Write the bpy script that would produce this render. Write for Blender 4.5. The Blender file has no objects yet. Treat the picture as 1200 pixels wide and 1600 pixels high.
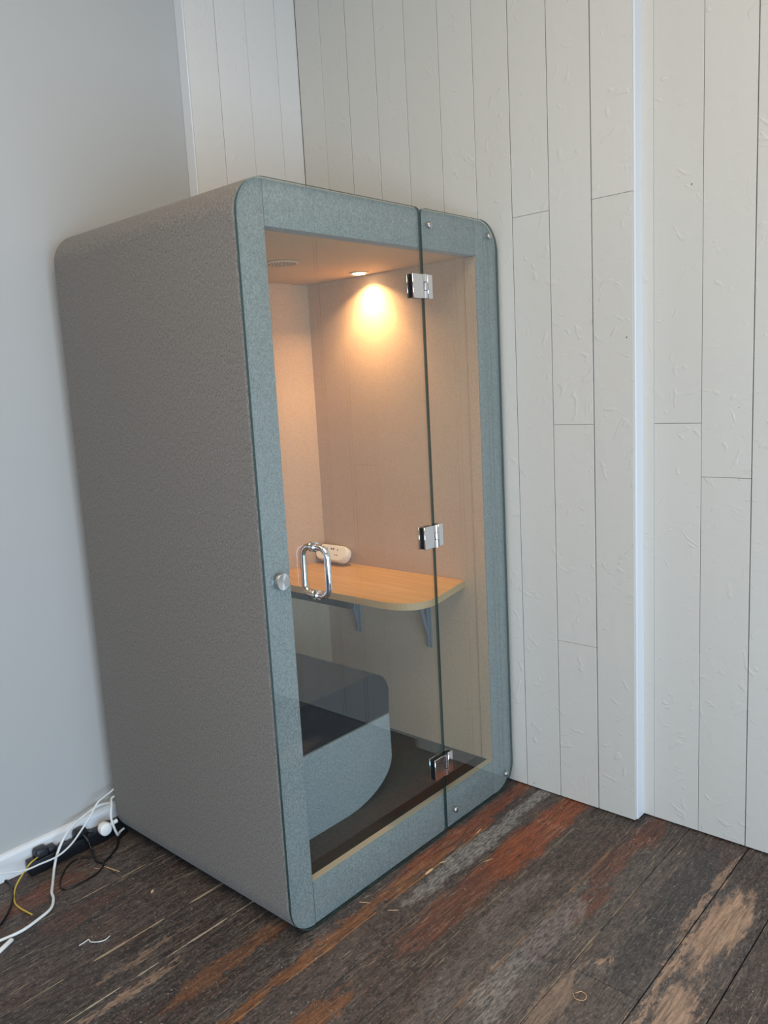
import bpy, bmesh, math, random
from mathutils import Vector, Matrix
random.seed(7)
S = bpy.context.scene
COL = S.collection

# ------------------------------------------------------------------ camera
cam_data = bpy.data.cameras.new('camera')
cam = bpy.data.objects.new('camera', cam_data); COL.objects.link(cam)
CAM = (-1.384, -1.723, 1.635); YAW, PITCH, ROLL = math.radians(47.888), math.radians(-8.982), math.radians(-3.101)
fw = Vector((math.sin(YAW)*math.cos(PITCH), math.cos(YAW)*math.cos(PITCH), math.sin(PITCH)))
r0 = Vector((math.cos(YAW), -math.sin(YAW), 0)); u0 = r0.cross(fw)
rt = r0*math.cos(ROLL) + u0*math.sin(ROLL); up = -r0*math.sin(ROLL) + u0*math.cos(ROLL)
m = Matrix((rt, up, -fw)).transposed().to_4x4(); m.translation = Vector(CAM)
cam.matrix_world = m
cam_data.sensor_fit = 'VERTICAL'; cam_data.sensor_height = 36.0
cam_data.lens = 1255.0/1600*36.0
cam_data.clip_start = 0.05
S.camera = cam

# ------------------------------------------------------------------ world, lights, exposure
S.view_settings.view_transform = 'Standard'; S.view_settings.look = 'None'
S.view_settings.gamma = 1.0; S.view_settings.exposure = 0.0
S.view_settings.use_curve_mapping = False
w = bpy.data.worlds.new('world'); S.world = w; w.use_nodes = True
w.node_tree.nodes['Background'].inputs[0].default_value = (0.72, 0.83, 1.0, 1)
w.node_tree.nodes['Background'].inputs[1].default_value = 1.0

def area(name, loc, direction, sx, sy, power, color, spread=180):
    l = bpy.data.lights.new(name, 'AREA'); l.shape = 'RECTANGLE'; l.size = sx; l.size_y = sy
    l.energy = power; l.color = color; l.spread = math.radians(spread)
    o = bpy.data.objects.new(name, l); COL.objects.link(o); o.location = loc
    o.rotation_euler = Vector(direction).to_track_quat('-Z', 'Z').to_euler()
    return o
# daylight through the tall window behind the camera, a second window in the left wall, ceiling panels
area('window_daylight', (-1.4, -3.27, 0.80), (0, 1, 0), 3.4, 1.4, 116, (0.47, 0.72, 1.0))
area('side_window_daylight', (-4.38, -2.2, 1.7), (1, 0, 0), 1.8, 1.6, 22, (0.86, 0.93, 1.0))
area('ceiling_panel_light', (-1.4, -1.6, 3.84), (0, 0, -1), 2.6, 2.6, 96, (1.0, 0.82, 0.60))

# ------------------------------------------------------------------ helpers
def lin(c):
    c = c/255.0
    return c/12.92 if c <= 0.04045 else ((c+0.055)/1.055)**2.4
def C(r, g, b): return (lin(r), lin(g), lin(b), 1.0)

def newmat(name):
    mt = bpy.data.materials.new(name); mt.use_nodes = True
    nt = mt.node_tree
    return mt, nt, nt.nodes['Principled BSDF']
def simple(name, col, rough=0.5, metal=0.0, spec=0.5, bump=None, var=0.0, emit=0):
    mt, nt, b = newmat(name)
    b.inputs['Roughness'].default_value = rough; b.inputs['Metallic'].default_value = metal
    b.inputs['Specular IOR Level'].default_value = spec
    tc = nt.nodes.new('ShaderNodeTexCoord')
    n = nt.nodes.new('ShaderNodeTexNoise'); n.inputs['Scale'].default_value = bump[0] if bump else 30
    nt.links.new(tc.outputs['Object'], n.inputs['Vector'])
    mx = nt.nodes.new('ShaderNodeMix'); mx.data_type = 'RGBA'
    k = 1-var
    mx.inputs[6].default_value = (col[0]*k, col[1]*k, col[2]*k, 1); mx.inputs[7].default_value = (col[0]*(1+var), col[1]*(1+var), col[2]*(1+var), 1)
    nt.links.new(n.outputs['Fac'], mx.inputs[0]); nt.links.new(mx.outputs[2], b.inputs['Base Color'])
    if bump:
        bp = nt.nodes.new('ShaderNodeBump'); bp.inputs['Strength'].default_value = bump[1]; bp.inputs['Distance'].default_value = bump[2]
        nt.links.new(n.outputs['Fac'], bp.inputs['Height']); nt.links.new(bp.outputs[0], b.inputs['Normal'])
    if emit:
        b.inputs['Emission Color'].default_value = col; b.inputs['Emission Strength'].default_value = emit
    return mt

def fabric(name, c1, c2, bump=0.25):
    mt, nt, b = newmat(name); L = nt.links.new; N = nt.nodes.new
    tc = N('ShaderNodeTexCoord')
    mp = N('ShaderNodeMapping'); mp.inputs['Scale'].default_value = (1, 1, 0.42)
    L(tc.outputs['Object'], mp.inputs['Vector'])
    n1 = N('ShaderNodeTexNoise'); n1.inputs['Scale'].default_value = 420; n1.inputs['Detail'].default_value = 3; n1.inputs['Roughness'].default_value = 0.6
    n2 = N('ShaderNodeTexNoise'); n2.inputs['Scale'].default_value = 160; n2.inputs['Detail'].default_value = 2
    L(mp.outputs[0], n1.inputs['Vector']); L(mp.outputs[0], n2.inputs['Vector'])
    a = N('ShaderNodeMath'); a.operation = 'MULTIPLY_ADD'; a.inputs[1].default_value = 0.82
    h = N('ShaderNodeMath'); h.operation = 'MULTIPLY'; h.inputs[1].default_value = 0.18
    L(n2.outputs['Fac'], h.inputs[0]); L(n1.outputs['Fac'], a.inputs[0]); L(h.outputs[0], a.inputs[2])
    r = N('ShaderNodeValToRGB'); r.color_ramp.elements[0].position = 0.38; r.color_ramp.elements[1].position = 0.64
    r.color_ramp.elements[0].color = c1; r.color_ramp.elements[1].color = c2
    L(a.outputs[0], r.inputs[0]); L(r.outputs[0], b.inputs['Base Color'])
    bp = N('ShaderNodeBump'); bp.inputs['Strength'].default_value = bump; bp.inputs['Distance'].default_value = 0.002
    L(a.outputs[0], bp.inputs['Height']); L(bp.outputs[0], b.inputs['Normal'])
    b.inputs['Roughness'].default_value = 0.95; b.inputs['Specular IOR Level'].default_value = 0.15
    b.inputs['Sheen Weight'].default_value = 0.15; b.inputs['Sheen Roughness'].default_value = 0.5
    return mt

def paint(name, c1, c2, rough=0.45):
    """brushed, many-times-painted boards: faint tone drift, brush bumps, dents and tiny nail holes"""
    mt, nt, b = newmat(name); L = nt.links.new; N = nt.nodes.new
    tc = N('ShaderNodeTexCoord')
    mp = N('ShaderNodeMapping'); mp.inputs['Scale'].default_value = (14, 14, 1.6); L(tc.outputs['Object'], mp.inputs['Vector'])
    n1 = N('ShaderNodeTexNoise'); n1.inputs['Scale'].default_value = 1.0; n1.inputs['Detail'].default_value = 4; L(mp.outputs[0], n1.inputs['Vector'])
    at = N('ShaderNodeAttribute'); at.attribute_name = 'tone'
    ad = N('ShaderNodeMath'); ad.operation = 'MULTIPLY_ADD'; ad.inputs[1].default_value = 0.45; L(n1.outputs['Fac'], ad.inputs[0])
    hf = N('ShaderNodeMath'); hf.operation = 'MULTIPLY'; hf.inputs[1].default_value = 0.55; L(at.outputs['Fac'], hf.inputs[0]); L(hf.outputs[0], ad.inputs[2])
    mx = N('ShaderNodeMix'); mx.data_type = 'RGBA'; mx.inputs[6].default_value = c1; mx.inputs[7].default_value = c2
    L(ad.outputs[0], mx.inputs[0])
    # nail holes
    v = N('ShaderNodeTexVoronoi'); v.inputs['Scale'].default_value = 7.0; L(tc.outputs['Object'], v.inputs['Vector'])
    lt = N('ShaderNodeMath'); lt.operation = 'LESS_THAN'; lt.inputs[1].default_value = 0.018; L(v.outputs['Distance'], lt.inputs[0])
    m2 = N('ShaderNodeMix'); m2.data_type = 'RGBA'; m2.inputs[7].default_value = C(95, 88, 78)
    L(lt.outputs[0], m2.inputs[0]); L(mx.outputs[2], m2.inputs[6]); L(m2.outputs[2], b.inputs['Base Color'])
    n2 = N('ShaderNodeTexNoise'); n2.inputs['Scale'].default_value = 26; n2.inputs['Detail'].default_value = 5; n2.inputs['Distortion'].default_value = 0.6
    L(tc.outputs['Object'], n2.inputs['Vector'])
    n3 = N('ShaderNodeTexNoise'); n3.inputs['Scale'].default_value = 9; n3.inputs['Detail'].default_value = 2; n3.inputs['Distortion'].default_value = 2.5
    L(tc.outputs['Object'], n3.inputs['Vector'])
    gt = N('ShaderNodeMapRange'); gt.inputs[1].default_value = 0.63; gt.inputs[2].default_value = 0.72; L(n3.outputs['Fac'], gt.inputs[0])
    sm = N('ShaderNodeMath'); sm.operation = 'MULTIPLY_ADD'; sm.inputs[1].default_value = 0.9; L(gt.outputs[0], sm.inputs[0]); L(n2.outputs['Fac'], sm.inputs[2])
    bp = N('ShaderNodeBump'); bp.inputs['Strength'].default_value = 0.35; bp.inputs['Distance'].default_value = 0.0035
    L(sm.outputs[0], bp.inputs['Height']); L(bp.outputs[0], b.inputs['Normal'])
    b.inputs['Roughness'].default_value = rough
    return mt

def glassmat(name):
    mt = bpy.data.materials.new(name); mt.use_nodes = True; nt = mt.node_tree; nt.nodes.clear(); L = nt.links.new; N = nt.nodes.new
    out = N('ShaderNodeOutputMaterial'); t = N('ShaderNodeBsdfTransparent'); t.inputs[0].default_value = (0.945, 0.975, 0.965, 1)
    g = N('ShaderNodeBsdfGlossy'); g.inputs['Roughness'].default_value = 0.0; g.inputs['Color'].default_value = (0.93, 0.97, 1.0, 1)
    lw = N('ShaderNodeLayerWeight'); lw.inputs['Blend'].default_value = 0.5
    p = N('ShaderNodeMath'); p.operation = 'POWER'; p.inputs[1].default_value = 5; L(lw.outputs['Facing'], p.inputs[0])
    a = N('ShaderNodeMath'); a.operation = 'MULTIPLY_ADD'; a.inputs[1].default_value = 0.95; a.inputs[2].default_value = 0.056; L(p.outputs[0], a.inputs[0])
    mx = N('ShaderNodeMixShader'); L(a.outputs[0], mx.inputs[0]); L(t.outputs[0], mx.inputs[1]); L(g.outputs[0], mx.inputs[2]); L(mx.outputs[0], out.inputs[0])
    return mt

M = {}
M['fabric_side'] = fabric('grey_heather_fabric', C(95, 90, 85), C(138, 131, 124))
M['fabric_front_lit'] = fabric('grey_heather_fabric_daylit', C(116, 117, 116), C(160, 161, 159))  # side fabric again for the front frame, cool daylight put into its lighter tone
M['fabric_bench'] = fabric('bench_blue_grey_fabric', C(120, 123, 124), C(164, 168, 169))
M['cushion'] = fabric('charcoal_fabric', C(22, 23, 29), C(37, 38, 46), 0.15)
M['carpet'] = fabric('dark_carpet', C(40, 39, 37), C(92, 88, 83), 0.6)
M['rubber'] = simple('black_rubber', C(18, 18, 18), 0.6)
M['lining'] = fabric('beige_acoustic_fabric', C(188, 156, 129), C(208, 178, 150), 0.12)
M['lining_ceiling'] = simple('tan_ceiling_board', C(196, 168, 136), 0.7, bump=(200, 0.1, 0.001), var=0.04)
M['glass'] = glassmat('clear_glass')
M['glass_edge'] = simple('green_glass_edge', C(20, 52, 50), 0.15, spec=0.8)
_n = M['glass_edge'].node_tree; _o = _n.nodes['Material Output']; _t = _n.nodes.new('ShaderNodeBsdfTransparent'); _t.inputs[0].default_value = (0.6, 0.78, 0.76, 1)
_m = _n.nodes.new('ShaderNodeMixShader'); _m.inputs[0].default_value = 0.25
_n.links.new(_n.nodes['Principled BSDF'].outputs[0], _m.inputs[1]); _n.links.new(_t.outputs[0], _m.inputs[2]); _n.links.new(_m.outputs[0], _o.inputs[0])
M['chrome'] = simple('polished_chrome', (0.80, 0.80, 0.82, 1), 0.05, 1.0)
M['steel'] = simple('brushed_steel', (0.52, 0.51, 0.50, 1), 0.33, 1.0)
M['black_gasket'] = simple('black_gasket', C(12, 12, 16), 0.4)
M['white_plastic'] = simple('white_plastic', C(240, 238, 234), 0.35)
M['black_plastic'] = simple('black_plastic', C(20, 22, 27), 0.35)
M['charcoal_plastic'] = simple('charcoal_plastic', C(38, 40, 46), 0.4)
M['dark_hole'] = simple('socket_hole', C(34, 26, 22), 0.8)
M['grey_metal'] = simple('grey_powder_coated_steel', C(128, 132, 138), 0.45, 0.3)
M['white_cable'] = simple('white_cable_sheath', C(222, 224, 222), 0.4)
M['black_cable'] = simple('black_cable_sheath', C(16, 16, 18), 0.35)
M['yellow_cable'] = simple('yellow_cable_sheath', C(200, 172, 70), 0.4)
M['splinter'] = simple('raw_wood_splinter', C(222, 176, 132), 0.8, var=0.1)
M['lamp_face'] = simple('warm_lamp_face', (1.0, 0.80, 0.52, 1), 0.4, emit=26)
M['lamp_ring'] = simple('pale_ring', C(205, 180, 150), 0.4)
M['reveal'] = simple('beige_edge_fabric', C(196, 182, 162), 0.9, bump=(400, 0.3, 0.001), var=0.1)
M['vent'] = simple('vent_plastic', C(214, 190, 160), 0.5)
M['paint'] = paint('off_white_board_paint', C(201, 197, 188), C(208, 204, 196))
M['paint_back_lit'] = paint('off_white_board_paint_daylit', C(218, 214, 208), C(224, 220, 215))  # same board paint, whitened: window light on the back wall is in the colour
M['paint_white'] = simple('white_gloss_paint', C(224, 225, 226), 0.35, bump=(14, 0.15, 0.003), var=0.01)
M['gap'] = simple('dark_gap_behind_boards', C(46, 40, 34), 0.9)
M['plaster'] = simple('pale_grey_plaster_paint', C(180, 179, 176), 0.75, bump=(90, 0.12, 0.001), var=0.01)
M['baseboard'] = simple('white_baseboard_paint', C(226, 228, 230), 0.35)
M['white_ceiling'] = simple('ceiling_paint', C(222, 218, 208), 0.9)
M['window_glass'] = M['glass']

def beech():
    mt, nt, b = newmat('beech_laminate'); L = nt.links.new; N = nt.nodes.new
    tc = N('ShaderNodeTexCoord'); mp = N('ShaderNodeMapping'); mp.inputs['Scale'].default_value = (38, 2.2, 10); L(tc.outputs['Object'], mp.inputs['Vector'])
    n = N('ShaderNodeTexNoise'); n.inputs['Scale'].default_value = 1; n.inputs['Detail'].default_value = 5; n.inputs['Distortion'].default_value = 0.8; L(mp.outputs[0], n.inputs['Vector'])
    r = N('ShaderNodeValToRGB'); r.color_ramp.elements[0].position = 0.3; r.color_ramp.elements[1].position = 0.7
    r.color_ramp.elements[0].color = C(194, 145, 80); r.color_ramp.elements[1].color = C(216, 169, 100)
    L(n.outputs['Fac'], r.inputs[0]); L(r.outputs[0], b.inputs['Base Color']); b.inputs['Roughness'].default_value = 0.42
    return mt
M['beech'] = beech()
M['beech_edge'] = simple('pale_beech_edging', C(190, 156, 112), 0.5, var=0.04)

# --- the worn floor boards
def floor_material():
    mt, nt, b = newmat('worn_stained_floor_boards'); L = nt.links.new; N = nt.nodes.new
    tc = N('ShaderNodeTexCoord'); P = tc.outputs['Object']
    def noise(scale, vec=(1, 1, 1), detail=4, dist=0.0, rough=0.55, off=(0, 0, 0)):
        mp = N('ShaderNodeMapping'); mp.inputs['Scale'].default_value = vec; mp.inputs['Location'].default_value = off; L(P, mp.inputs['Vector'])
        n = N('ShaderNodeTexNoise'); n.inputs['Scale'].default_value = scale; n.inputs['Detail'].default_value = detail
        n.inputs['Distortion'].default_value = dist; n.inputs['Roughness'].default_value = rough; L(mp.outputs[0], n.inputs['Vector'])
        return n
    def rng(sock, a, bb, lo=0.0, hi=1.0):
        r = N('ShaderNodeMapRange'); r.inputs[1].default_value = a; r.inputs[2].default_value = bb
        r.inputs[3].default_value = lo; r.inputs[4].default_value = hi; L(sock, r.inputs[0]); return r.outputs[0]
    def math2(op, a, bb):
        n = N('ShaderNodeMath'); n.operation = op
        for i, v in enumerate((a, bb)):
            if isinstance(v, (int, float)): n.inputs[i].default_value = v
            else: L(v, n.inputs[i])
        return n.outputs[0]
    def mix(fac, a, bb):
        n = N('ShaderNodeMix'); n.data_type = 'RGBA'
        if isinstance(fac, (int, float)): n.inputs[0].default_value = fac
        else: L(fac, n.inputs[0])
        for i, v in ((6, a), (7, bb)):
            if isinstance(v, tuple): n.inputs[i].default_value = v
            else: L(v, n.inputs[i])
        return n.outputs[2]
    at = N('ShaderNodeAttribute'); at.attribute_name = 'tone'; tone = at.outputs['Fac']
    grain = noise(1, (7.0, 90, 1), 6, 0.9, 0.68).outputs['Fac']
    fine = noise(1, (36, 170, 1), 5, 0.5).outputs['Fac']
    blot = noise(1, (2.6, 7.5, 1), 5, 0.7, 0.6).outputs['Fac']
    blot2 = noise(1, (3.4, 12, 1), 6, 0.4, 0.65, (7, 3, 0)).outputs['Fac']
    dark = mix(tone, C(38, 36, 37), C(68, 58, 55))
    dark = mix(rng(grain, 0.35, 0.7), dark, C(98, 84, 77))
    # reddish brown varnish left in places
    red = mix(rng(grain, 0.35, 0.65), C(50, 32, 27), C(92, 58, 44))
    col = mix(math2('MULTIPLY', rng(blot, 0.52, 0.66), 0.55), dark, red)
    # grey wear
    grey = mix(rng(fine, 0.4, 0.62), C(74, 72, 72), C(124, 118, 113))
    col = mix(math2('MULTIPLY', rng(blot2, 0.53, 0.68), math2('MULTIPLY', rng(fine, 0.42, 0.6), 0.75)), col, grey)
    mo = noise(30, (1, 2.4, 1), 8, 1.2, 0.78, (1, 5, 0)).outputs['Fac']
    mo2 = noise(55, (1, 2.0, 1), 8, 1.0, 0.80, (6, 2, 0)).outputs['Fac']
    col = mix(math2('MULTIPLY', rng(mo, 0.54, 0.40), 0.75), col, C(28, 27, 28))
    col = mix(math2('MULTIPLY', rng(mo2, 0.55, 0.66), 0.45), col, C(120, 112, 106))
    # stains and worn places of their own shape: (x, y, rx, ry, colour, strength)
    wob = noise(1, (8, 22, 1), 6, 0.3, 0.72, (2, 9, 0))
    sb = N('ShaderNodeVectorMath'); sb.operation = 'SUBTRACT'; sb.inputs[1].default_value = (0.5, 0.5, 0.5); L(wob.outputs['Color'], sb.inputs[0])
    ml = N('ShaderNodeVectorMath'); ml.operation = 'MULTIPLY'; ml.inputs[1].default_value = (0.42, 0.15, 0); L(sb.outputs[0], ml.inputs[0])
    ap = N('ShaderNodeVectorMath'); ap.operation = 'ADD'; L(P, ap.inputs[0]); L(ml.outputs[0], ap.inputs[1])
    Pw = ap.outputs[0]
    def blob(x, y, rx, ry, soft=0.72):
        s = N('ShaderNodeVectorMath'); s.operation = 'SUBTRACT'; s.inputs[1].default_value = (x, y, 0); L(Pw, s.inputs[0])
        d = N('ShaderNodeVectorMath'); d.operation = 'MULTIPLY'; d.inputs[1].default_value = (1/rx, 1/ry, 0); L(s.outputs[0], d.inputs[0])
        ln = N('ShaderNodeVectorMath'); ln.operation = 'LENGTH'; L(d.outputs[0], ln.inputs[0])
        return rng(ln.outputs['Value'], 1.0, soft)
    orange = mix(rng(grain, 0.36, 0.64), C(76, 38, 24), C(156, 84, 48))
    orange2 = mix(rng(grain, 0.36, 0.64), C(88, 54, 30), C(146, 94, 56))
    redd = mix(rng(grain, 0.36, 0.64), C(64, 42, 36), C(118, 74, 58))
    lgrey = mix(rng(fine, 0.38, 0.62), C(78, 76, 76), C(156, 150, 144))
    mauve = mix(rng(fine, 0.38, 0.62), C(84, 74, 74), C(134, 122, 118))
    wood = mix(rng(grain, 0.33, 0.62), C(112, 90, 76), C(180, 150, 126))
    black = mix(rng(fine, 0.35, 0.7), C(36, 37, 40), C(64, 64, 66))
    for x, y, rx, ry, c, st in (
            (0.62, -0.80, 0.62, 0.30, lgrey, .20), (0.2, -0.55, 0.4, 0.14, lgrey, .22), (0.85, -0.06, 0.50, 0.045, orange, .75), (0.30, -0.085, 0.55, 0.030, orange2, .75), (-0.25, -0.10, 0.3, 0.014, orange2, .8),
            (0.93, -0.285, 0.52, 0.075, orange, .95), (0.42, -0.29, 0.30, 0.060, redd, .9), (-0.13, -0.27, 0.13, 0.04, orange2, .7),
            (-0.16, 0.08, 0.26, 0.045, orange2, .55), (-0.36, 0.86, 0.20, 0.05, redd, .9), (-0.33, 0.65, 0.2, 0.04, redd, .4),
            (1.17, -0.60, 0.16, 0.05, redd, .95), (0.93, -0.58, 0.14, 0.05, redd, .7), (0.70, -0.615, 0.13, 0.045, redd, .85),
            (0.78, -0.155, 0.40, 0.040, lgrey, .85), (1.17, -0.155, 0.12, 0.04, lgrey, .9), (0.45, -0.17, 0.12, 0.03, lgrey, .6),
            (0.52, -0.59, 0.2, 0.05, mauve, .8), (0.26, -0.575, 0.16, 0.05, lgrey, .6), (0.55, -0.43, 0.25, 0.05, mauve, .5),
            (0.95, -0.82, 0.30, 0.075, black, .7), (0.60, -0.83, 0.2, 0.06, black, .55),
            (0.84, -0.975, 0.24, 0.060, wood, 1.0), (0.43, -0.99, 0.17, 0.05, wood, .8), (0.60, -0.921, 0.36, 0.012, wood, .8),
            (0.49, -0.762, 0.045, 0.010, wood, .9), (0.95, -0.893, 0.28, 0.010, wood, .7), (0.25, -0.73, 0.2, 0.03, wood, .4),
            (0.15, -0.62, 0.1, 0.03, lgrey, .5), (-0.42, 0.20, 0.2, 0.012, wood, .7), (-0.30, 0.31, 0.2, 0.010, wood, .5)):
        col = mix(math2('MULTIPLY', blob(x, y, rx, ry), st), col, c)
    col = mix(math2('MULTIPLY', rng(mo, 0.50, 0.38), 0.35), col, C(34, 31, 31))
    col = mix(math2('MULTIPLY', rng(mo2, 0.56, 0.66), 0.40), col, C(140, 130, 120))
    # worn pale arrises along some joints
    sp3 = N('ShaderNodeSeparateXYZ'); L(P, sp3.inputs[0])
    for yy, xa, xb, cc in ((.405, -.6, .1, C(176, 158, 132)), (.245, -.7, .15, C(186, 172, 150)), (-.112, -.5, .95, C(160, 112, 68)), (-.372, .0, 1.2, C(126, 112, 96)),
                           (.72, -.5, .1, C(170, 150, 124)), (-.702, .1, .9, C(148, 130, 106)), (-.54, -.1, 1.2, C(140, 108, 84)), (-.225, .1, 1.2, C(118, 84, 62))):
        d1 = math2('ABSOLUTE', math2('SUBTRACT', sp3.outputs['Y'], yy), 0)
        lw_ = rng(noise(1, (9, 9, 1), 4, 0, 0.6, (yy*10, 2, 0)).outputs['Fac'], 0.40, 0.62, 0.0, 0.0055)
        f1 = rng(math2('DIVIDE', d1, math2('ADD', lw_, 0.0002)), 1.0, 0.6)
        f2 = math2('MULTIPLY', rng(sp3.outputs['X'], xa, xa+.1), rng(sp3.outputs['X'], xb, xb-.1))
        col = mix(math2('MULTIPLY', math2('MULTIPLY', f1, f2), 0.8), col, cc)
    # long pale scratches along the grain
    sc = noise(1, (12, 240, 1), 3, 0.4, 0.55, (4, 1, 0)).outputs['Fac']
    sm = noise(4, (1, 1, 1), 3, 0, 0.5, (11, 4, 0)).outputs['Fac']
    col = mix(math2('MULTIPLY', rng(sc, 0.60, 0.66), math2('MULTIPLY', rng(sm, 0.42, 0.56), 0.75)), col, C(158, 142, 122))
    # paint specks and dust
    v = N('ShaderNodeTexVoronoi'); v.inputs['Scale'].default_value = 60; L(P, v.inputs['Vector'])
    sp = math2('MULTIPLY', math2('LESS_THAN', v.outputs['Distance'], rng(noise(30, (1, 1, 1), 2).outputs['Fac'], 0.35, 0.7, 0.0, 0.16)), rng(noise(5, (1, 1, 1), 3, 0, 0.5, (3, 8, 0)).outputs['Fac'], 0.5, 0.56))
    col = mix(math2('MULTIPLY', sp, 0.75), col, C(176, 172, 162))
    v2 = N('ShaderNodeTexNoise'); v2.inputs['Scale'].default_value = 120; v2.inputs['Detail'].default_value = 3; L(P, v2.inputs['Vector'])
    col = mix(math2('MULTIPLY', rng(v2.outputs['Fac'], 0.60, 0.66), 0.42), col, C(132, 126, 118))
    L(col, b.inputs['Base Color'])
    ro = rng(blot, 0.4, 0.65, 0.62, 0.42); L(ro, b.inputs['Roughness'])
    b.inputs['Specular IOR Level'].default_value = 0.4
    bp = N('ShaderNodeBump'); bp.inputs['Strength'].default_value = 0.45; bp.inputs['Distance'].default_value = 0.003
    L(math2('ADD', grain, math2('MULTIPLY', fine, 0.4)), bp.inputs['Height']); L(bp.outputs[0], b.inputs['Normal'])
    return mt
M['floor'] = floor_material()

# ------------------------------------------------------------------ mesh helpers
def obj(name, bm, mats, parent=None, smooth=False, label=None):
    me = bpy.data.meshes.new(name)
    bmesh.ops.recalc_face_normals(bm, faces=bm.faces)
    if smooth:
        for f in bm.faces: f.smooth = True
    bm.to_mesh(me); bm.free()
    for mt in (mats if isinstance(mats, (list, tuple)) else [mats]): me.materials.append(mt)
    if smooth: me.set_sharp_from_angle(angle=math.radians(38))
    o = bpy.data.objects.new(name, me); COL.objects.link(o)
    if parent: o.parent = parent
    if label: o['label'] = label
    return o
def thing(name, label, cat, loc=(0, 0, 0), group=None):
    o = bpy.data.objects.new(name, None); COL.objects.link(o); o.location = loc; o.empty_display_size = 0.05
    o['label'] = label; o['category'] = cat
    if group: o['group'] = group
    return o
def keep(o, parent):
    """parent o to an Empty while keeping world coordinates of its mesh"""
    o.parent = parent; o.matrix_parent_inverse = Matrix.Translation(parent.location).inverted(); return o
def tag(o, label, cat, group=None):
    o['label'] = label; o['category'] = cat
    if group: o['group'] = group
    return o
def struct(name, bm, mats, smooth=False):
    o = obj(name, bm, mats, None, smooth); o['kind'] = 'structure'; return o

def box(bm, x0, x1, y0, y1, z0, z1, mi=0, bev=0.0, seg=1, tone=None):
    if tone is not None and bm.faces.layers.float.get('tone') is None: bm.faces.layers.float.new('tone')
    vs = [bm.verts.new((x, y, z)) for x in (x0, x1) for y in (y0, y1) for z in (z0, z1)]
    fs = [bm.faces.new([vs[i] for i in q]) for q in ((0, 1, 3, 2), (4, 6, 7, 5), (0, 4, 5, 1), (2, 3, 7, 6), (0, 2, 6, 4), (1, 5, 7, 3))]
    for f in fs: f.material_index = mi
    if bev:
        es = list({e for f in fs for e in f.edges})
        r = bmesh.ops.bevel(bm, geom=es, offset=bev, segments=seg, affect='EDGES', profile=0.5)
        fs = [f for f in fs if f.is_valid] + list(r['faces'])
        fs = list({g for f in fs for v in f.verts for g in v.link_faces})
        for f in fs: f.material_index = mi
    if tone is not None:
        lay = bm.faces.layers.float.get('tone') or bm.faces.layers.float.new('tone')
        for f in fs: f[lay] = tone
    return fs
def prism(bm, poly, axis, a0, a1, mi=0, bev=0.0, seg=2, rim=None):
    """poly: 2-D points in the plane normal to axis ('x': (y,z), 'y': (x,z), 'z': (x,y)) extruded from a0 to a1"""
    def P(p, a): return {'x': (a, p[0], p[1]), 'y': (p[0], a, p[1]), 'z': (p[0], p[1], a)}[axis]
    A = [bm.verts.new(P(p, a0)) for p in poly]; B = [bm.verts.new(P(p, a1)) for p in poly]
    fa = bm.faces.new(A); fb = bm.faces.new(B[::-1]); fa.material_index = fb.material_index = mi
    n = len(poly)
    for i in range(n):
        f = bm.faces.new((A[i], A[(i+1) % n], B[(i+1) % n], B[i])); f.material_index = mi if rim is None else rim
    if bev:
        es = list(set(fa.edges) | set(fb.edges))
        bmesh.ops.bevel(bm, geom=es, offset=bev, segments=seg, affect='EDGES', profile=0.5)
def rrect(x0, x1, z0, z1, r, n=14, corners=(1, 1, 1, 1)):
    """rounded rectangle, corners in order: top-left, bottom-left, bottom-right, top-right"""
    out = []
    for k, (cx, cz, a0) in enumerate(((x0+r, z1-r, 90), (x0+r, z0+r, 180), (x1-r, z0+r, 270), (x1-r, z1-r, 0))):
        if corners[k]:
            out += [(cx+r*math.cos(math.radians(a0+90*i/n)), cz+r*math.sin(math.radians(a0+90*i/n))) for i in range(n+1)]
        else:
            out.append(((x0, x0, x1, x1)[k], (z1, z0, z0, z1)[k]))
    return out
def loft(bm, loops, mi=0, cap0=False, cap1=False, closed=True):
    R = [[bm.verts.new(p) for p in lp] for lp in loops]; n = len(R[0])
    for a, b2 in zip(R, R[1:]):
        for i in range(n if closed else n-1):
            f = bm.faces.new((a[i], a[(i+1) % n], b2[(i+1) % n], b2[i])); f.material_index = mi
    if cap0: bm.faces.new(R[0]).material_index = mi
    if cap1: bm.faces.new(R[-1][::-1]).material_index = mi
    return R
def lathe(bm, prof, origin, axis='y', n=32, mi=0):
    """prof: (radius, offset along axis)"""
    o = Vector(origin); loops = []
    for r, a in prof:
        lp = []
        for i in range(n):
            t = 2*math.pi*i/n; c, s = r*math.cos(t), r*math.sin(t)
            lp.append(o + Vector({'x': (a, c, s), 'y': (c, a, s), 'z': (c, s, a)}[axis]))
        loops.append(lp)
    loft(bm, loops, mi, cap0=True, cap1=True)
def catmull(pts, k=8):
    pts = [Vector(p) for p in pts]; out = []
    for i in range(len(pts)-1):
        p0 = pts[max(i-1, 0)]; p1 = pts[i]; p2 = pts[i+1]; p3 = pts[min(i+2, len(pts)-1)]
        for j in range(k):
            t = j/k
            out.append(0.5*((2*p1)+(-p0+p2)*t+(2*p0-5*p1+4*p2-p3)*t*t+(-p0+3*p1-3*p2+p3)*t**3))
    out.append(pts[-1]); return out
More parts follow.
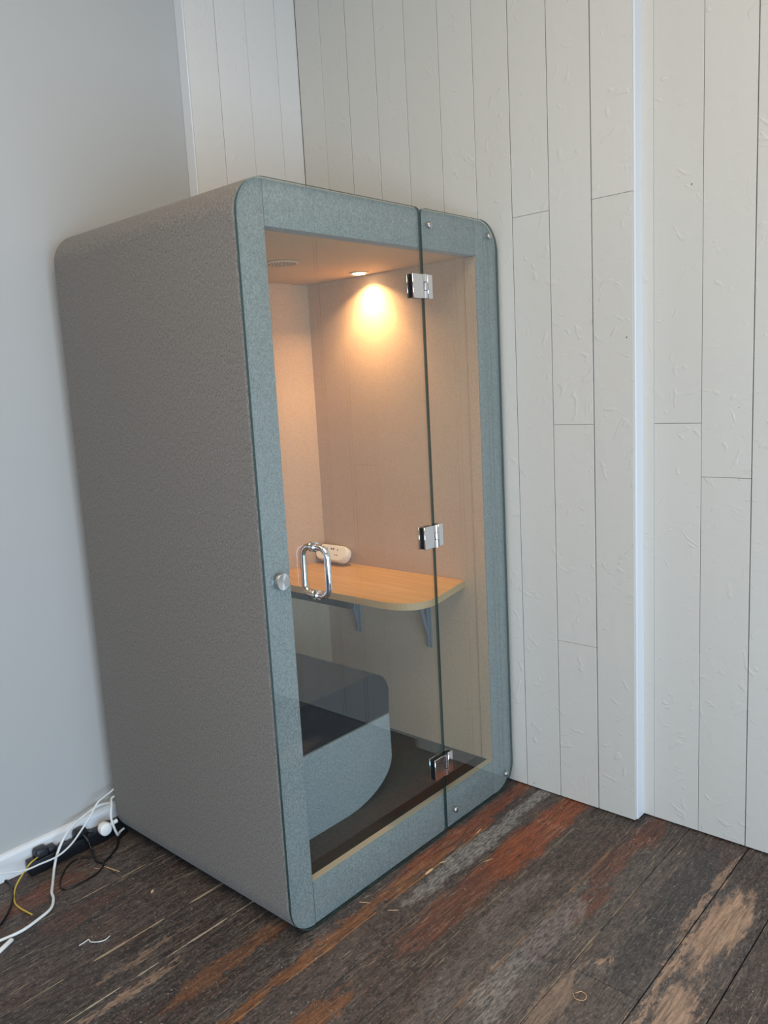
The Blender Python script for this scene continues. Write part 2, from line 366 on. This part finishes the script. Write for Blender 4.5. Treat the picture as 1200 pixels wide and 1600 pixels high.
def tube(bm, pts, r, n=10, mi=0, closed=False):
    pts = [Vector(p) for p in pts]; loops = []
    T = []
    for i in range(len(pts)):
        a = pts[i-1] if (i > 0 or closed) else pts[i]; b2 = pts[(i+1) % len(pts)] if (i < len(pts)-1 or closed) else pts[i]
        T.append((b2-a).normalized())
    nrm = T[0].orthogonal().normalized()
    for i, p in enumerate(pts):
        nrm = (nrm - T[i]*nrm.dot(T[i])).normalized(); bi = T[i].cross(nrm)
        loops.append([p + (nrm*math.cos(2*math.pi*j/n) + bi*math.sin(2*math.pi*j/n))*r for j in range(n)])
    if closed: loops.append(loops[0])
    loft(bm, loops, mi, cap0=not closed, cap1=not closed)
    if closed: bmesh.ops.remove_doubles(bm, verts=bm.verts, dist=1e-6)

# ================================================================== SETTING
XW, XR, YS = 1.222, 1.288, -0.531       # boarded side wall, its recessed nearer part, the step between them
YB, YP = 0.994, 1.045                     # boarded back wall, plaster wall
CEIL = 3.9; REAR = -3.4; LEFT = -4.5

# floor boards
bm = bmesh.new()
ys = [-3.4,  -3.22, -3.06, -2.9, -2.73, -2.57, -2.41, -2.25, -2.09, -1.93, -1.77, -1.61, -1.45,
      -1.28, -1.07, -0.905, -0.702, -0.54, -0.372, -0.225, -0.112, 0.045, 0.245, 0.405, 0.56, 0.72, 0.88, 1.06]
joints = {14: [0.418-1.9], 15: [0.418], 16: [-0.35], 20: [-0.8], 23: [-0.9], 25: [-0.14], 26: [-1.0], 17: [-1.9], 13: [0.2], 18: [-0.6]}
for i, (a, b2) in enumerate(zip(ys, ys[1:])):
    cuts = joints.get(i, [random.uniform(-3, 1)])
    xs = [LEFT] + sorted(c for c in cuts if LEFT < c < 1.3) + [1.33]
    g = {13: .0028, 14: .0040, 15: .0030}.get(i, random.uniform(.0006, .0014))
    for x0, x1 in zip(xs, xs[1:]):
        box(bm, x0+.0012, x1-.0012, a+g/2, b2-g/2, -0.02, random.uniform(-.0006, 0), 0, 0.0012, 1, tone=random.random())
box(bm, LEFT, 1.33, REAR, 1.06, -0.05, -0.012, 1)
struct('floor', bm, [M['floor'], M['gap']])

# boarded walls: one mesh per wall, boards split where they butt
def boards(bm, edges, z1, axis, face, thick, side, joints=None, gaps=None, seed=1):
    rnd = random.Random(seed)
    for k, (a, b2) in enumerate(zip(edges, edges[1:])):
        g = (gaps or {}).get(k, rnd.uniform(.0018, .0036)); g2 = (gaps or {}).get(k+1, rnd.uniform(.0018, .0036))
        zs = [0.004] + sorted((joints or {}).get(k, [])) + [z1]
        off = rnd.uniform(0, 0.0012)
        for z0, zz in zip(zs, zs[1:]):
            o2 = off + rnd.uniform(0, 0.0006)
            lo, hi = min(a, b2), max(a, b2)
            args = (face+o2*side, face+thick*side) if side > 0 else (face+thick*side, face+o2*side)
            if axis == 'x': box(bm, args[0], args[1], lo+g/2, hi-g/2, z0+.0006, zz-.0006, 0, 0.0007, 1, tone=rnd.random())
            else: box(bm, lo+g/2, hi-g/2, args[0], args[1], z0+.0006, zz-.0006, 0, 0.0007, 1, tone=rnd.random())
bm = bmesh.new()
ed = [YB, 0.852, 0.705, 0.55, 0.397, 0.235, 0.082, -0.070, -0.222, -0.382, YS]
boards(bm, ed, CEIL, 'x', XW, 0.014, 1, {7: [2.207], 8: [1.458, 0.64], 9: [2.214, 3.1]}, {9: .0055, 8: .0022, 0: .0006, 1: .003}, 3)
box(bm, XW+.013, XR+.10, YS+.004, YB, 0, CEIL, 1)
struct('wall_right', bm, [M['paint'], M['gap']])
bm = bmesh.new()
box(bm, XW+.0145, XR+.10, YS-.002, YS+.0045, 0.004, CEIL, 0, 0.001, tone=.8)
tl = [f for f in bm.faces]
struct('trim_1', bm, [M['paint_white']])
bm = bmesh.new()
ed = [YS-.001, -0.572, -0.733, -0.893]
while ed[-1] > REAR: ed.append(ed[-1]-0.158)
boards(bm, ed, CEIL, 'x', XR, 0.014, 1, {1: [1.455], 2: [1.277], 4: [1.7], 6: [.9]}, {2: .0024, 3: .0040, 1: .0012, 0:.0006}, 5)
box(bm, XR+.013, XR+.10, REAR, YS-.003, 0, CEIL, 1)
struct('wall_right_recess', bm, [M['paint'], M['gap']])
bm = bmesh.new()
ed = [0.640, 0.786, 0.943, 1.104, 1.222]
boards(bm, ed, CEIL, 'y', YB, 0.014, 1, {}, {}, 9)
box(bm, 0.642, 1.30, YB+.013, YP+.1, 0, CEIL, 1)
struct('wall_back', bm, [M['paint_back_lit'], M['gap']])
bm = bmesh.new(); box(bm, 0.6325, 0.639, YB-.002, YP-.001, 0, CEIL, 0, 0.0015)
struct('trim_2', bm, M['paint_white'])
bm = bmesh.new(); box(bm, LEFT-.1, 0.640, YP, YP+.1, 0, CEIL)
struct('wall_left', bm, M['plaster'])
bm = bmesh.new()
prism(bm, [(YP-.001, 0.002), (YP-.019, 0.002), (YP-.019, 0.082), (YP-.012, 0.094), (YP-.001, 0.097)], 'x', LEFT, 0.632, bev=0)
struct('baseboard_left', bm, M['baseboard'])
bm = bmesh.new(); box(bm, LEFT-.1, 1.4, REAR-.1, YP+.1, CEIL, CEIL+.1)
struct('ceiling', bm, M['white_ceiling'])
# rear wall with its big window, side wall with a smaller one
bm = bmesh.new()
wx0, wx1, wz0, wz1 = -3.15, 0.35, 0.08, 2.62
box(bm, LEFT-.1, wx0, REAR-.1, REAR, 0, CEIL); box(bm, wx1, 1.4, REAR-.1, REAR, 0, CEIL)
box(bm, wx0, wx1, REAR-.1, REAR, 0, wz0); box(bm, wx0, wx1, REAR-.1, REAR, wz1, CEIL)
struct('wall_rear', bm, M['plaster'])
bm = bmesh.new()
for x in (wx0, -1.99, -0.83, wx1-.05): box(bm, x, x+.05, REAR-.08, REAR+.01, wz0, wz1)
for z in (wz0, wz1-.05): box(bm, wx0+.05, wx1-.05, REAR-.08, REAR+.01, z, z+.05)
struct('window_1', bm, M['paint_white'])
bm = bmesh.new()
box(bm, LEFT-.1, LEFT, REAR, -3.15, 0, CEIL); box(bm, LEFT-.1, LEFT, -1.25, YP, 0, CEIL)
box(bm, LEFT-.1, LEFT, -3.15, -1.25, 0, .86); box(bm, LEFT-.1, LEFT, -3.15, -1.25, 2.54, CEIL)
struct('wall_side', bm, M['plaster'])
bm = bmesh.new()
for y in (-3.15, -2.225, -1.30): box(bm, LEFT-.08, LEFT+.01, y, y+.05, .86, 2.54)
for z in (.86, 2.49): box(bm, LEFT-.08, LEFT+.01, -3.10, -1.30, z, z+.05)
struct('window_2', bm, M['paint_white'])

# ================================================================== THE BOOTH
W, D, H, RAD = 1.206, 0.982, 2.2, 0.103
OX0, OX1, OZ0, OZ1 = 0.102, 1.081, 0.143, 2.074         # opening of the front frame
booth = thing('phone_booth', 'tall grey fabric phone booth with rounded corners and a glass front', 'phone booth')
bm = bmesh.new()
def ring(ins, y): return [(x, y, z) for x, z in rrect(ins, W-ins, ins, H-ins, max(RAD-ins, .01), 16)]
loft(bm, [ring(.012, .05), ring(.012, .006), ring(.008, .001), ring(.004, .0), ring(.0012, .002), ring(0, .006), ring(0, D-.008), ring(.0025, D-.002), ring(.008, D)], 0, cap1=True)
obj('outer_shell', bm, M['fabric_side'], booth, True)
FY0, FY1 = -0.001, 0.046
i3 = 0.0125
bm = bmesh.new(); prism(bm, rrect(i3-.009, OX0, i3-.009, H-i3+.009, .096, 14, (1, 1, 0, 0)), 'y', -.003, .0475, bev=.002)
obj('frame_post', bm, M['fabric_front_lit'], booth, True)
bm = bmesh.new(); prism(bm, rrect(OX1+.001, W-.0035, i3-.009, H-i3+.009, .098, 14, (0, 0, 1, 1)), 'y', -.003, .0475, bev=.002)
obj('frame_post', bm, M['fabric_front_lit'], booth, True)
bm = bmesh.new(); box(bm, OX0+.0025, OX1-.0015, -.003, .046, OZ1, H-.0035, 0, .0025, 2)
obj('frame_rail', bm, M['fabric_front_lit'], booth, True)
bm = bmesh.new(); box(bm, OX0+.0025, OX1-.0015, -.003, .046, .0035, OZ0, 0, .0025, 2)
obj('frame_rail', bm, M['fabric_front_lit'], booth, True)
# lining
bm = bmesh.new(); box(bm, 0.05, 0.1018, .048, .88, .055, 2.0745); obj('side_lining', bm, M['lining'], booth)
bm = bmesh.new(); box(bm, 1.0835, 1.16, .048, .88, .055, 2.0745); obj('side_lining', bm, M['lining'], booth)
bm = bmesh.new(); box(bm, .05, 1.16, .8805, .972, .055, 2.0745); obj('back_lining', bm, M['lining'], booth)
bm = bmesh.new(); box(bm, 0.05, 1.155, .048, .972, 2.075, 2.15); obj('ceiling_lining', bm, M['lining_ceiling'], booth)
bm = bmesh.new(); box(bm, 0.1022, 1.083, .075, .8800, .05, .143); obj('carpet', bm, M['carpet'], booth)
bm = bmesh.new(); box(bm, 0.1022, 1.083, .048, .0745, .05, .1425); obj('threshold_strip', bm, M['rubber'], booth)
bm = bmesh.new()
t_ = .0016
box(bm, OX0+.003, OX1-.002, .001, .024, OZ0+.0002, OZ0+t_)
obj('reveal_edging', bm, M['reveal'], booth, False, 'beige edging inside the opening')
bm = bmesh.new(); box(bm, OX1-t_, OX1-.0002, .001, .0465, OZ0+t_, OZ1-.001)
obj('jamb_lining', bm, M['lining'], booth)
bm = bmesh.new(); box(bm, OX0+.003, OX1-.002, .0242, .0465, OZ0+.0002, OZ0+t_)
obj('door_seal', bm, M['rubber'], booth, False, 'black rubber seal strip')
# air vent
bm = bmesh.new(); lathe(bm, [(.020, 2.0745), (.058, 2.0745), (.060, 2.073), (.060, 2.0705), (.053, 2.069), (.004, 2.069)], (.565, .455, 0), 'z', 40)
vent = obj('air_vent', bm, M['vent'], booth, True)
bm = bmesh.new()
for k, n in ((1, 6), (2, 12), (3, 18), (4, 24)):
    for j in range(n):
        t = 2*math.pi*j/n
        lathe(bm, [(.0032, 2.0689), (.0032, 2.0683)], (.565+.0115*k*math.cos(t), .455+.0115*k*math.sin(t), 0), 'z', 8)
obj('vent_hole', bm, M['dark_hole'], vent)['kind'] = 'stuff'
# downlight
DL = (1.010, 0.505)
bm = bmesh.new(); lathe(bm, [(.030, 2.0745), (.040, 2.0745), (.041, 2.0725), (.038, 2.0710), (.028, 2.0720), (.025, 2.0740)], (DL[0], DL[1], 0), 'z', 40)
dl = obj('downlight', bm, M['lamp_ring'], booth, True)
bm = bmesh.new(); lathe(bm, [(.0245, 2.0742), (.0245, 2.0700), (.015, 2.0690)], (DL[0], DL[1], 0), 'z', 32)
obj('lamp_face', bm, M['lamp_face'], dl, True)
sl = bpy.data.lights.new('downlight_beam', 'SPOT'); sl.energy = 8.5; sl.color = (1.0, 0.62, 0.28); sl.spot_size = math.radians(96); sl.spot_blend = 0.4; sl.shadow_soft_size = 0.02
al = bpy.data.lights.new('downlight_glow', 'AREA'); al.shape = 'DISK'; al.size = .045; al.energy = 3.9; al.spread = math.radians(128); al.color = (1.0, 0.60, 0.30)
ao = bpy.data.objects.new('downlight_glow', al); COL.objects.link(ao); ao.location = (DL[0], DL[1], 2.0685)
so = bpy.data.objects.new('downlight_beam', sl); COL.objects.link(so); so.location = (DL[0], DL[1], 2.064)

# glass
GY0, GY1 = -0.0140, -0.0045
DX1 = 0.7585; FX0 = 0.7635
def pane(name, poly):
    bm = bmesh.new(); prism(bm, poly, 'y', GY0, GY1, 0, rim=1)
    return obj(name, bm, [M['glass'], M['glass_edge']], booth)
pl = rrect(.001, DX1, .001, H-.001, .101, 16, (1, 1, 0, 0))
def soft(poly, x, z, dx, dz, r=.022, n=6):
    """replace the square corner at (x,z) by a small arc"""
    out = []
    for p in poly:
        if abs(p[0]-x) < 1e-6 and abs(p[1]-z) < 1e-6:
            arc = [(x-dx*r+dx*r*math.sin(t), z-dz*r+dz*r*math.cos(t)) for t in [math.pi/2*i/n for i in range(n+1)]]
            prev = out[-1] if out else poly[-1]
            if abs(prev[0]-arc[0][0])+abs(prev[1]-arc[0][1]) > abs(prev[0]-arc[-1][0])+abs(prev[1]-arc[-1][1]): arc = arc[::-1]
            out += arc
        else: out.append(p)
    return out
pl = soft(soft(pl, DX1, .001, 1, -1), DX1, H-.001, 1, 1)
door = pane('glass_door', pl)
pf = rrect(FX0, W-.001, .001, H-.001, .101, 16, (0, 0, 1, 1))
pf = soft(soft(pf, FX0, .001, -1, -1), FX0, H-.001, -1, 1)
fixed = pane('fixed_glass_panel', pf)
# hinges: two clamp leaves and a knuckle barrel each
for z in (1.948, 1.110, 0.267):
    bm = bmesh.new()
    for x0, x1 in ((.694, .7500), (.7720, .797)):
        box(bm, x0, x1, -.0245, -.0195, z-.039, z+.039, 0, .0012, 1)
        box(bm, x0, x1, .000, .0045, z-.039, z+.039, 0, .0012, 1)
        box(bm, x0+.003 if x0 < .7 else x0, x1 if x0 < .7 else x1-.003, -.0195, .0002, z-.037, z+.037, 1)
    for k, (a, b2) in enumerate(((-.039, -.014), (-.012, .012), (.014, .039))):
        lathe(bm, [(.0078, z+a), (.0078, z+b2)], (.761, -.0215, 0), 'z', 16, 0)
    lathe(bm, [(.0055, z-.0395), (.0055, z+.0395)], (.761, -.0215, 0), 'z', 12, 1)
    for a, b2 in ((-.039, -.015), (.014, .039)): box(bm, .7475, .759, -.0255, -.0215, z+a, z+b2, 0)
    box(bm, .763, .7745, -.0255, -.0215, z-.012, z+.012, 0)
    obj('hinge', bm, [M['chrome'], M['black_gasket']], door, True, 'chrome clamp hinge')
# D handle through the door, one bar each side
HX, HZ0, HZ1 = .195, 1.030, 1.176
def hpath(yo, ygl, r=.030):
    s = 1 if yo > ygl else -1; pts = [Vector((HX, ygl, HZ1))]
    for i in range(9):
        t = math.pi/2*i/8; pts.append(Vector((HX, yo-s*r+s*r*math.sin(t), HZ1-r+r*math.cos(t))))
    for i in range(9):
        t = math.pi/2*i/8; pts.append(Vector((HX, yo-s*r+s*r*math.cos(t), HZ0+r-r*math.sin(t))))
    pts.append(Vector((HX, ygl, HZ0))); return pts
bm = bmesh.new()
tube(bm, hpath(-.064, GY0), .0098, 16); tube(bm, hpath(.040, GY1), .0098, 16)
for z in (HZ0, HZ1):
    lathe(bm, [(.0135, GY0-.0002), (.0150, GY0-.002), (.0150, GY0-.0055), (.0118, GY0-.008)], (HX, 0, z), 'y', 24)
    lathe(bm, [(.0135, GY1+.0002), (.0150, GY1+.002), (.0150, GY1+.0055), (.0118, GY1+.008)], (HX, 0, z), 'y', 24)
obj('door_handle', bm, M['chrome'], door, True, 'polished chrome D handle')
# round stop knob
bm = bmesh.new(); lathe(bm, [(.0215, GY0-.0002), (.0240, GY0-.001), (.0240, GY0-.011), (.0230, GY0-.0125), (.0005, GY0-.0105)], (.0565, 0, 1.102), 'y', 40)
mt, nt, b = newmat('spun_steel'); b.inputs['Metallic'].default_value = 1; b.inputs['Roughness'].default_value = .32; b.inputs['Base Color'].default_value = (.66, .65, .64, 1)
b.inputs['Anisotropic'].default_value = .85
tg = nt.nodes.new('ShaderNodeTangent'); tg.direction_type = 'RADIAL'; tg.axis = 'Y'; nt.links.new(tg.outputs[0], b.inputs['Tangent'])
obj('door_knob', bm, mt, door, True, 'round brushed steel knob')
# fixing bolts of the fixed panel
for x, z in ((.803, 2.147), (1.150, 2.145), (.812, .064), (1.151, .065)):
    bm = bmesh.new(); lathe(bm, [(.0105, GY0-.0002), (.0110, GY0-.002), (.0110, GY0-.006), (.0095, GY0-.0085), (.006, GY0-.0100)], (x, 0, z), 'y', 24)
    obj('bolt', bm, M['steel'], fixed, True, 'round steel bolt head')

# ================================================================== INSIDE THE BOOTH
bench = thing('bench', 'blue grey upholstered bench with dark cushion inside the booth', 'bench', (.40, .53, .1432))
bx0, bx1, bz0, bz1 = .1025, .685, .1436, .440
poly = [(bx0, bz1-.004), (bx0, bz0)]
rx, rz = .25, .140
poly += [(bx1-rx+rx*math.sin(t), bz0+rz-rz*math.cos(t)) for t in [math.pi/2*i/18 for i in range(19)]]
poly += [(bx1-.006+.006*math.cos(t), bz1-.006+.006*math.sin(t)) for t in [math.pi/2*i/4 for i in range(5)]]
poly[0] = (bx0, bz1)
bm = bmesh.new(); prism(bm, poly, 'y', .174, .879, bev=.004)
keep(obj('base', bm, M['fabric_bench'], None, True), bench)
cx1, cz0, cz1, cr = .691, .4405, .611, .088
poly = [(bx0, cz1), (bx0, cz0), (cx1-.012, cz0)] + [(cx1-.012+.012*math.sin(t), cz0+.012-.012*math.cos(t)) for t in [math.pi/2*i/4 for i in range(1, 5)]]
poly += [(cx1-cr+cr*math.cos(t), cz1-cr+cr*math.sin(t)) for t in [math.pi/2*i/14 for i in range(15)]]
bm = bmesh.new(); prism(bm, poly, 'y', .178, .879, bev=.006, seg=3)
keep(obj('seat_cushion', bm, M['cushion'], None, True), bench)

desk = thing('desk', 'beech laminate desk shelf with a rounded corner fixed to the booth wall', 'desk', (.88, .46, .841))
def qb(p0, p1, p2, n=14): return [tuple((1-t)**2*a+2*t*(1-t)*b2+t*t*c for a, b2, c in zip(p0, p1, p2)) for t in [i/n for i in range(n+1)]]
poly = [(1.083, .8795), (.680, .8795)] + qb((.680, .205), (.681, .016), (.840, .045)) + [(1.083, .102)]
bm = bmesh.new(); prism(bm, poly, 'z', .839, .865, 0, rim=1)
keep(obj('desk_top', bm, [M['beech'], M['beech_edge']]), desk)
for y in (.290, .690):
    bm = bmesh.new()
    box(bm, 1.077, 1.0832, y-.014, y+.014, .56, .8385, 0, .001); box(bm, .86, 1.077, y-.014, y+.014, .8335, .8385, 0, .001)
    prism(bm, [(1.077, .57), (1.077, .595), (1.020, .8335), (.990, .8335)], 'y', y-.005, y+.005)
    prism(bm, [(1.066, .565), (1.077, .565), (1.077, .8335), (1.066, .8335)], 'y', y-.004, y+.004)
    keep(obj('bracket', bm, M['grey_metal'], None, False, 'grey steel shelf bracket'), desk)
bm = bmesh.new(); box(bm, .800, .824, .46, .879, .764, .792, 0, .003, 2); box(bm, .806, .818, .49, .51, .792, .8389); box(bm, .806, .818, .84, .86, .792, .8389)
keep(obj('support_rail', bm, M['charcoal_plastic'], None, False, 'dark rail under the desk'), desk)

# socket block standing on the desk against the wall, face tilted up
sock = thing('socket_block', 'white rounded power socket block lying on the back of the beech desk', 'power socket', (1.055, .782, .866))
n = 16; L2, Rr = .188, .037
cap = [(L2/2-Rr+Rr*math.cos(t), Rr*math.sin(t)) for t in [-math.pi/2+math.pi*i/n for i in range(n+1)]] + \
      [(-L2/2+Rr+Rr*math.cos(t), Rr*math.sin(t)) for t in [math.pi/2+math.pi*i/n for i in range(n+1)]]
def cp(s, h): return [(a*s if False else a-(1-s)*Rr*(1 if a > 0 else -1), b2*s, h) for a, b2 in cap]
bm = bmesh.new(); loft(bm, [cp(.92, 0), cp(1, .004), cp(1, .024), cp(.96, .032), cp(.88, .036)], 0, cap0=True, cap1=True)
tilt = Matrix.Translation((1.103, .822, .8925)) @ Matrix.Rotation(math.radians(90), 4, 'Z').to_4x4() @ Matrix.Rotation(math.radians(58), 4, 'X')
# local x -> world y, local y -> up the slope, local z -> out of the face (towards -x, +z)
ex = Vector((0, 1, 0)); ez = Vector((-math.cos(math.radians(33)), 0, math.sin(math.radians(33)))); ey = ez.cross(ex)
tilt = Matrix((ex, ey, ez)).transposed().to_4x4(); tilt.translation = Vector((1.055, .782, .9015))
bmesh.ops.transform(bm, matrix=tilt, verts=bm.verts)
keep(obj('socket_body', bm, M['white_plastic'], None, True), sock)
for hx, hy, hw, hh in ((-.030, .014, .004, .009), (-.036, -.010, .0070, .0038), (-.024, -.010, .0070, .0038), (-.004, .016, .0085, .0070), (.009, .016, .0085, .0070),
                       (-.008, -.014, .0055, .004), (.035, .014, .004, .009), (.029, -.010, .0070, .0038), (.041, -.010, .0070, .0038)):
    bm = bmesh.new(); sgn = -1
    box(bm, sgn*hx-hw/2, sgn*hx+hw/2, -hy-hh/2, -hy+hh/2, .0355, .0364)
    if ey.z > 0:
        bmesh.ops.transform(bm, matrix=Matrix.Diagonal((1, -1, 1, 1)), verts=bm.verts)
    bmesh.ops.transform(bm, matrix=tilt, verts=bm.verts)
    keep(obj('socket_hole', bm, M['dark_hole']), sock)

# ================================================================== CABLES AND SMALL THINGS ON THE FLOOR
strip = thing('power_strip', 'long black power strip on the floor against the white baseboard', 'power strip', (-.15, .998, 0))
bm = bmesh.new(); box(bm, -.335, .035, .978, 1.022, .001, .050, 0, .005, 2); keep(obj('strip_body', bm, M['black_plastic'], None, True), strip)
for x in (-.20, -.025):
    bm = bmesh.new(); lathe(bm, [(.019, .0498), (.019, .0512), (.016, .0512), (.015, .0503)], (x, 1.006, 0), 'z', 24); keep(obj('socket_face', bm, M['charcoal_plastic'], None, True), strip)
bm = bmesh.new(); box(bm, -.105, -.09, .99, 1.02, .0498, .054, 0, .001); keep(obj('switch', bm, M['charcoal_plastic']), strip)
def plug(name, label, mat, x, y, z, group=None, s=1.0):
    t = thing(name, label, 'plug', (x, y, z))
    bm = bmesh.new(); loft(bm, [[(a*k+x, b2*k+y, h) for a, b2 in rrect(-.024*s, .024*s, -.022*s, .022*s, .012*s, 5)] for k, h in ((.94, z), (1, z+.003), (1, z+.018), (.86, z+.026), (.6, z+.028))], 0, True, True)
    keep(obj('plug_body', bm, mat, None, True), t)
    return t
p1 = plug('plug', 'dark plug at the left end of the black power strip', M['charcoal_plastic'], -.285, 1.004, .0515)
bm = bmesh.new(); box(bm, -.262, -.232, .985, 1.022, .0515, .068, 0, .004, 2); keep(obj('cable_grip', bm, M['charcoal_plastic'], None, True), p1)
p2 = plug('plug', 'black plug in the middle of the black power strip', M['black_plastic'], -.135, 1.004, .0515)
bm = bmesh.new(); tube(bm, [(-.135, .984, .064), (-.132, .970, .055), (-.129, .958, .042)], .0055, 10); keep(obj('cable_grip', bm, M['black_plastic'], None, True), p2)
p3 = thing('plug', 'white plug in the power strip by the booth corner', 'plug', (-.062, .985, .0515))
bm = bmesh.new(); lathe(bm, [(.019, .945), (.0235, .948), (.0245, .955), (.0245, .965), (.020, .9775)], (-.060, 0, .060), 'y', 24)
keep(obj('plug_body', bm, M['white_plastic'], None, True), p3)
bm = bmesh.new(); tube(bm, [(-.042, .952, .068), (-.030, .951, .072), (-.014, .951, .074)], .0075, 12); keep(obj('cable_grip', bm, M['white_plastic'], None, True), p3)

def cable(name, label, pts, r, mat, cat='cable', group=None):
    bm = bmesh.new(); tube(bm, catmull(pts), r, 10); return tag(obj(name, bm, mat, None, True), label, cat, group)
cable('thin_cable', 'thin white cable arching over the baseboard down to the left edge',
      [(.03, .990, .188), (-.004, .988, .176), (-.040, .978, .172), (-.073, .970, .164), (-.105, .970, .127), (-.141, .970, .093), (-.196, .954, .064), (-.251, .948, .049), (-.316, .945, .053), (-.373, .945, .058), (-.447, .950, .084), (-.52, .955, .10)],
      .0033, M['white_cable'])
cable('network_cable', 'thick white cable crossing the floorboards towards the left edge',
      [(.03, 1.008, .108), (.007, 1.008, .118), (-.048, 1.008, .131), (-.108, 1.003, .122), (-.167, .987, .112), (-.215, .968, .088), (-.246, .962, .047), (-.266, .948, .016), (-.287, .915, .006), (-.312, .87, .006), (-.337, .825, .006), (-.350, .787, .006), (-.380, .744, .006), (-.432, .723, .006), (-.493, .710, .006), (-.57, .722, .006), (-.75, .76, .006)],
      .0048, M['white_cable'])
cable('plug_cable', 'white cable looping up from the white plug behind the booth',
      [(.012, .9885, .150), (-.008, .985, .149), (-.026, .955, .140), (-.038, .940, .128), (-.046, .930, .106), (-.042, .925, .070), (-.030, .930, .034), (-.018, .945, .021), (-.002, .962, .018), (.022, .975, .016)],
      .0045, M['white_cable'])
cable('power_cable', 'black cable looping over the floorboards from the strip to the booth',
      [(-.129, .957, .041), (-.130, .935, .014), (-.146, .880, .005), (-.134, .852, .005), (-.099, .865, .005), (-.051, .900, .005), (-.015, .945, .005), (.03, .965, .005)],
      .0038, M['black_cable'])
cable('lead', 'thin black loop of cable on the reddish floorboard',
      [(-.128, .905, .004), (-.148, .918, .003), (-.174, .947, .003), (-.211, .943, .003), (-.255, .908, .003), (-.293, .858, .003), (-.303, .822, .003), (-.282, .805, .003), (-.233, .801, .003), (-.187, .806, .003), (-.156, .822, .003), (-.136, .840, .010)],
      .0030, M['black_cable'])
cable('black_cord', 'black cable curling in from the left edge',
      [(-.50, 1.02, .005), (-.44, 1.045, .005), (-.405, 1.025, .005), (-.405, .979, .005), (-.420, .940, .005), (-.434, .906, .005), (-.473, .848, .005), (-.521, .799, .005), (-.60, .75, .005)],
      .0042, M['black_cable'])
cable('network_lead', 'short yellow cable ending loose on the floorboards',
      [(-.300, .990, .056), (-.318, .976, .060), (-.342, .966, .058), (-.374, .968, .028), (-.400, .955, .010), (-.424, .917, .0035), (-.440, .873, .0035), (-.441, .833, .0035), (-.437, .800, .0035), (-.432, .768, .0035)],
      .0028, M['yellow_cable'])
bm = bmesh.new()
d = Vector((.044, .021, 0)).normalized(); q = Vector((-d.y, d.x, 0)); o0 = Vector((-.553, .683, 0))
mtx = Matrix((d, q, Vector((0, 0, 1)))).transposed().to_4x4(); mtx.translation = o0
box(bm, -.035, .028, -.006, .006, .001, .010, 0, .0015, 2); bmesh.ops.transform(bm, matrix=mtx, verts=bm.verts)
tag(obj('cable_connector', bm, M['white_plastic'], None, True), 'small white connector lying at the left edge of the floor', 'connector')
cable('wire_offcut', 'short bent white wire lying alone on the dark floor', [(-.409, .503, .002), (-.390, .504, .002), (-.377, .505, .002), (-.378, .489, .002), (-.362, .470, .002), (-.345, .462, .002), (-.327, .468, .002)], .0015, M['white_cable'], 'wire')
cable('string_loop', 'tiny loop of pale thread on the worn board', [(.332, -.758, .0012), (.319, -.775, .0012), (.327, -.793, .0012), (.346, -.792, .0012), (.351, -.774, .0012), (.336, -.764, .0012)], .0007, M['splinter'], 'thread')
def chip(label, x, y, l, w_, ang, h=.003, cat='wood splinter', group=None):
    bm = bmesh.new(); nn = 9; top = []
    poly = []
    for i in range(nn):
        t = 2*math.pi*i/nn; k = random.uniform(.8, 1.12)
        poly.append((l/2*math.cos(t)*k, w_/2*math.sin(t)*k))
    ca, sa = math.cos(ang), math.sin(ang)
    poly = [(x+a*ca-b2*sa, y+a*sa+b2*ca) for a, b2 in poly]
    prism(bm, poly, 'z', .0002, h, bev=min(h, w_)*.2, seg=1)
    return tag(obj('wood_chip', bm, M['splinter'], None, False), label, cat, group)
chip('pale wood chip on the orange board in front of the booth', .527, -.113, .046, .009, .03, .003)
chip('tiny tan wood flake left of the booth', -.118, .560, .018, .009, .6, .002)
chip('short straw coloured splinter in front of the glass door', .600, -.118, .03, .0022, -.5, .0015)
chip('thin splinter near the bolt of the glass panel', .83, -.105, .045, .003, .1, .0015)
chip('long thin straw coloured splinter behind the booth side', -.135, .790, .080, .0035, -1.35, .0015)
for k, (x, y, a) in enumerate(((.272, -.05, -1.1), (.30, -.15, -.9), (.70, -.235, -.4), (-.165, .835, -1.2))):
    chip(('short pale fibre just below the booth sill', 'curved pale fibre on the dark board before the booth', 'pale fibre on the reddish board right of the wood chip', 'short straw fibre beside the black cable loop')[k], x, y, .040, .0018, a, .0012, 'fibre')
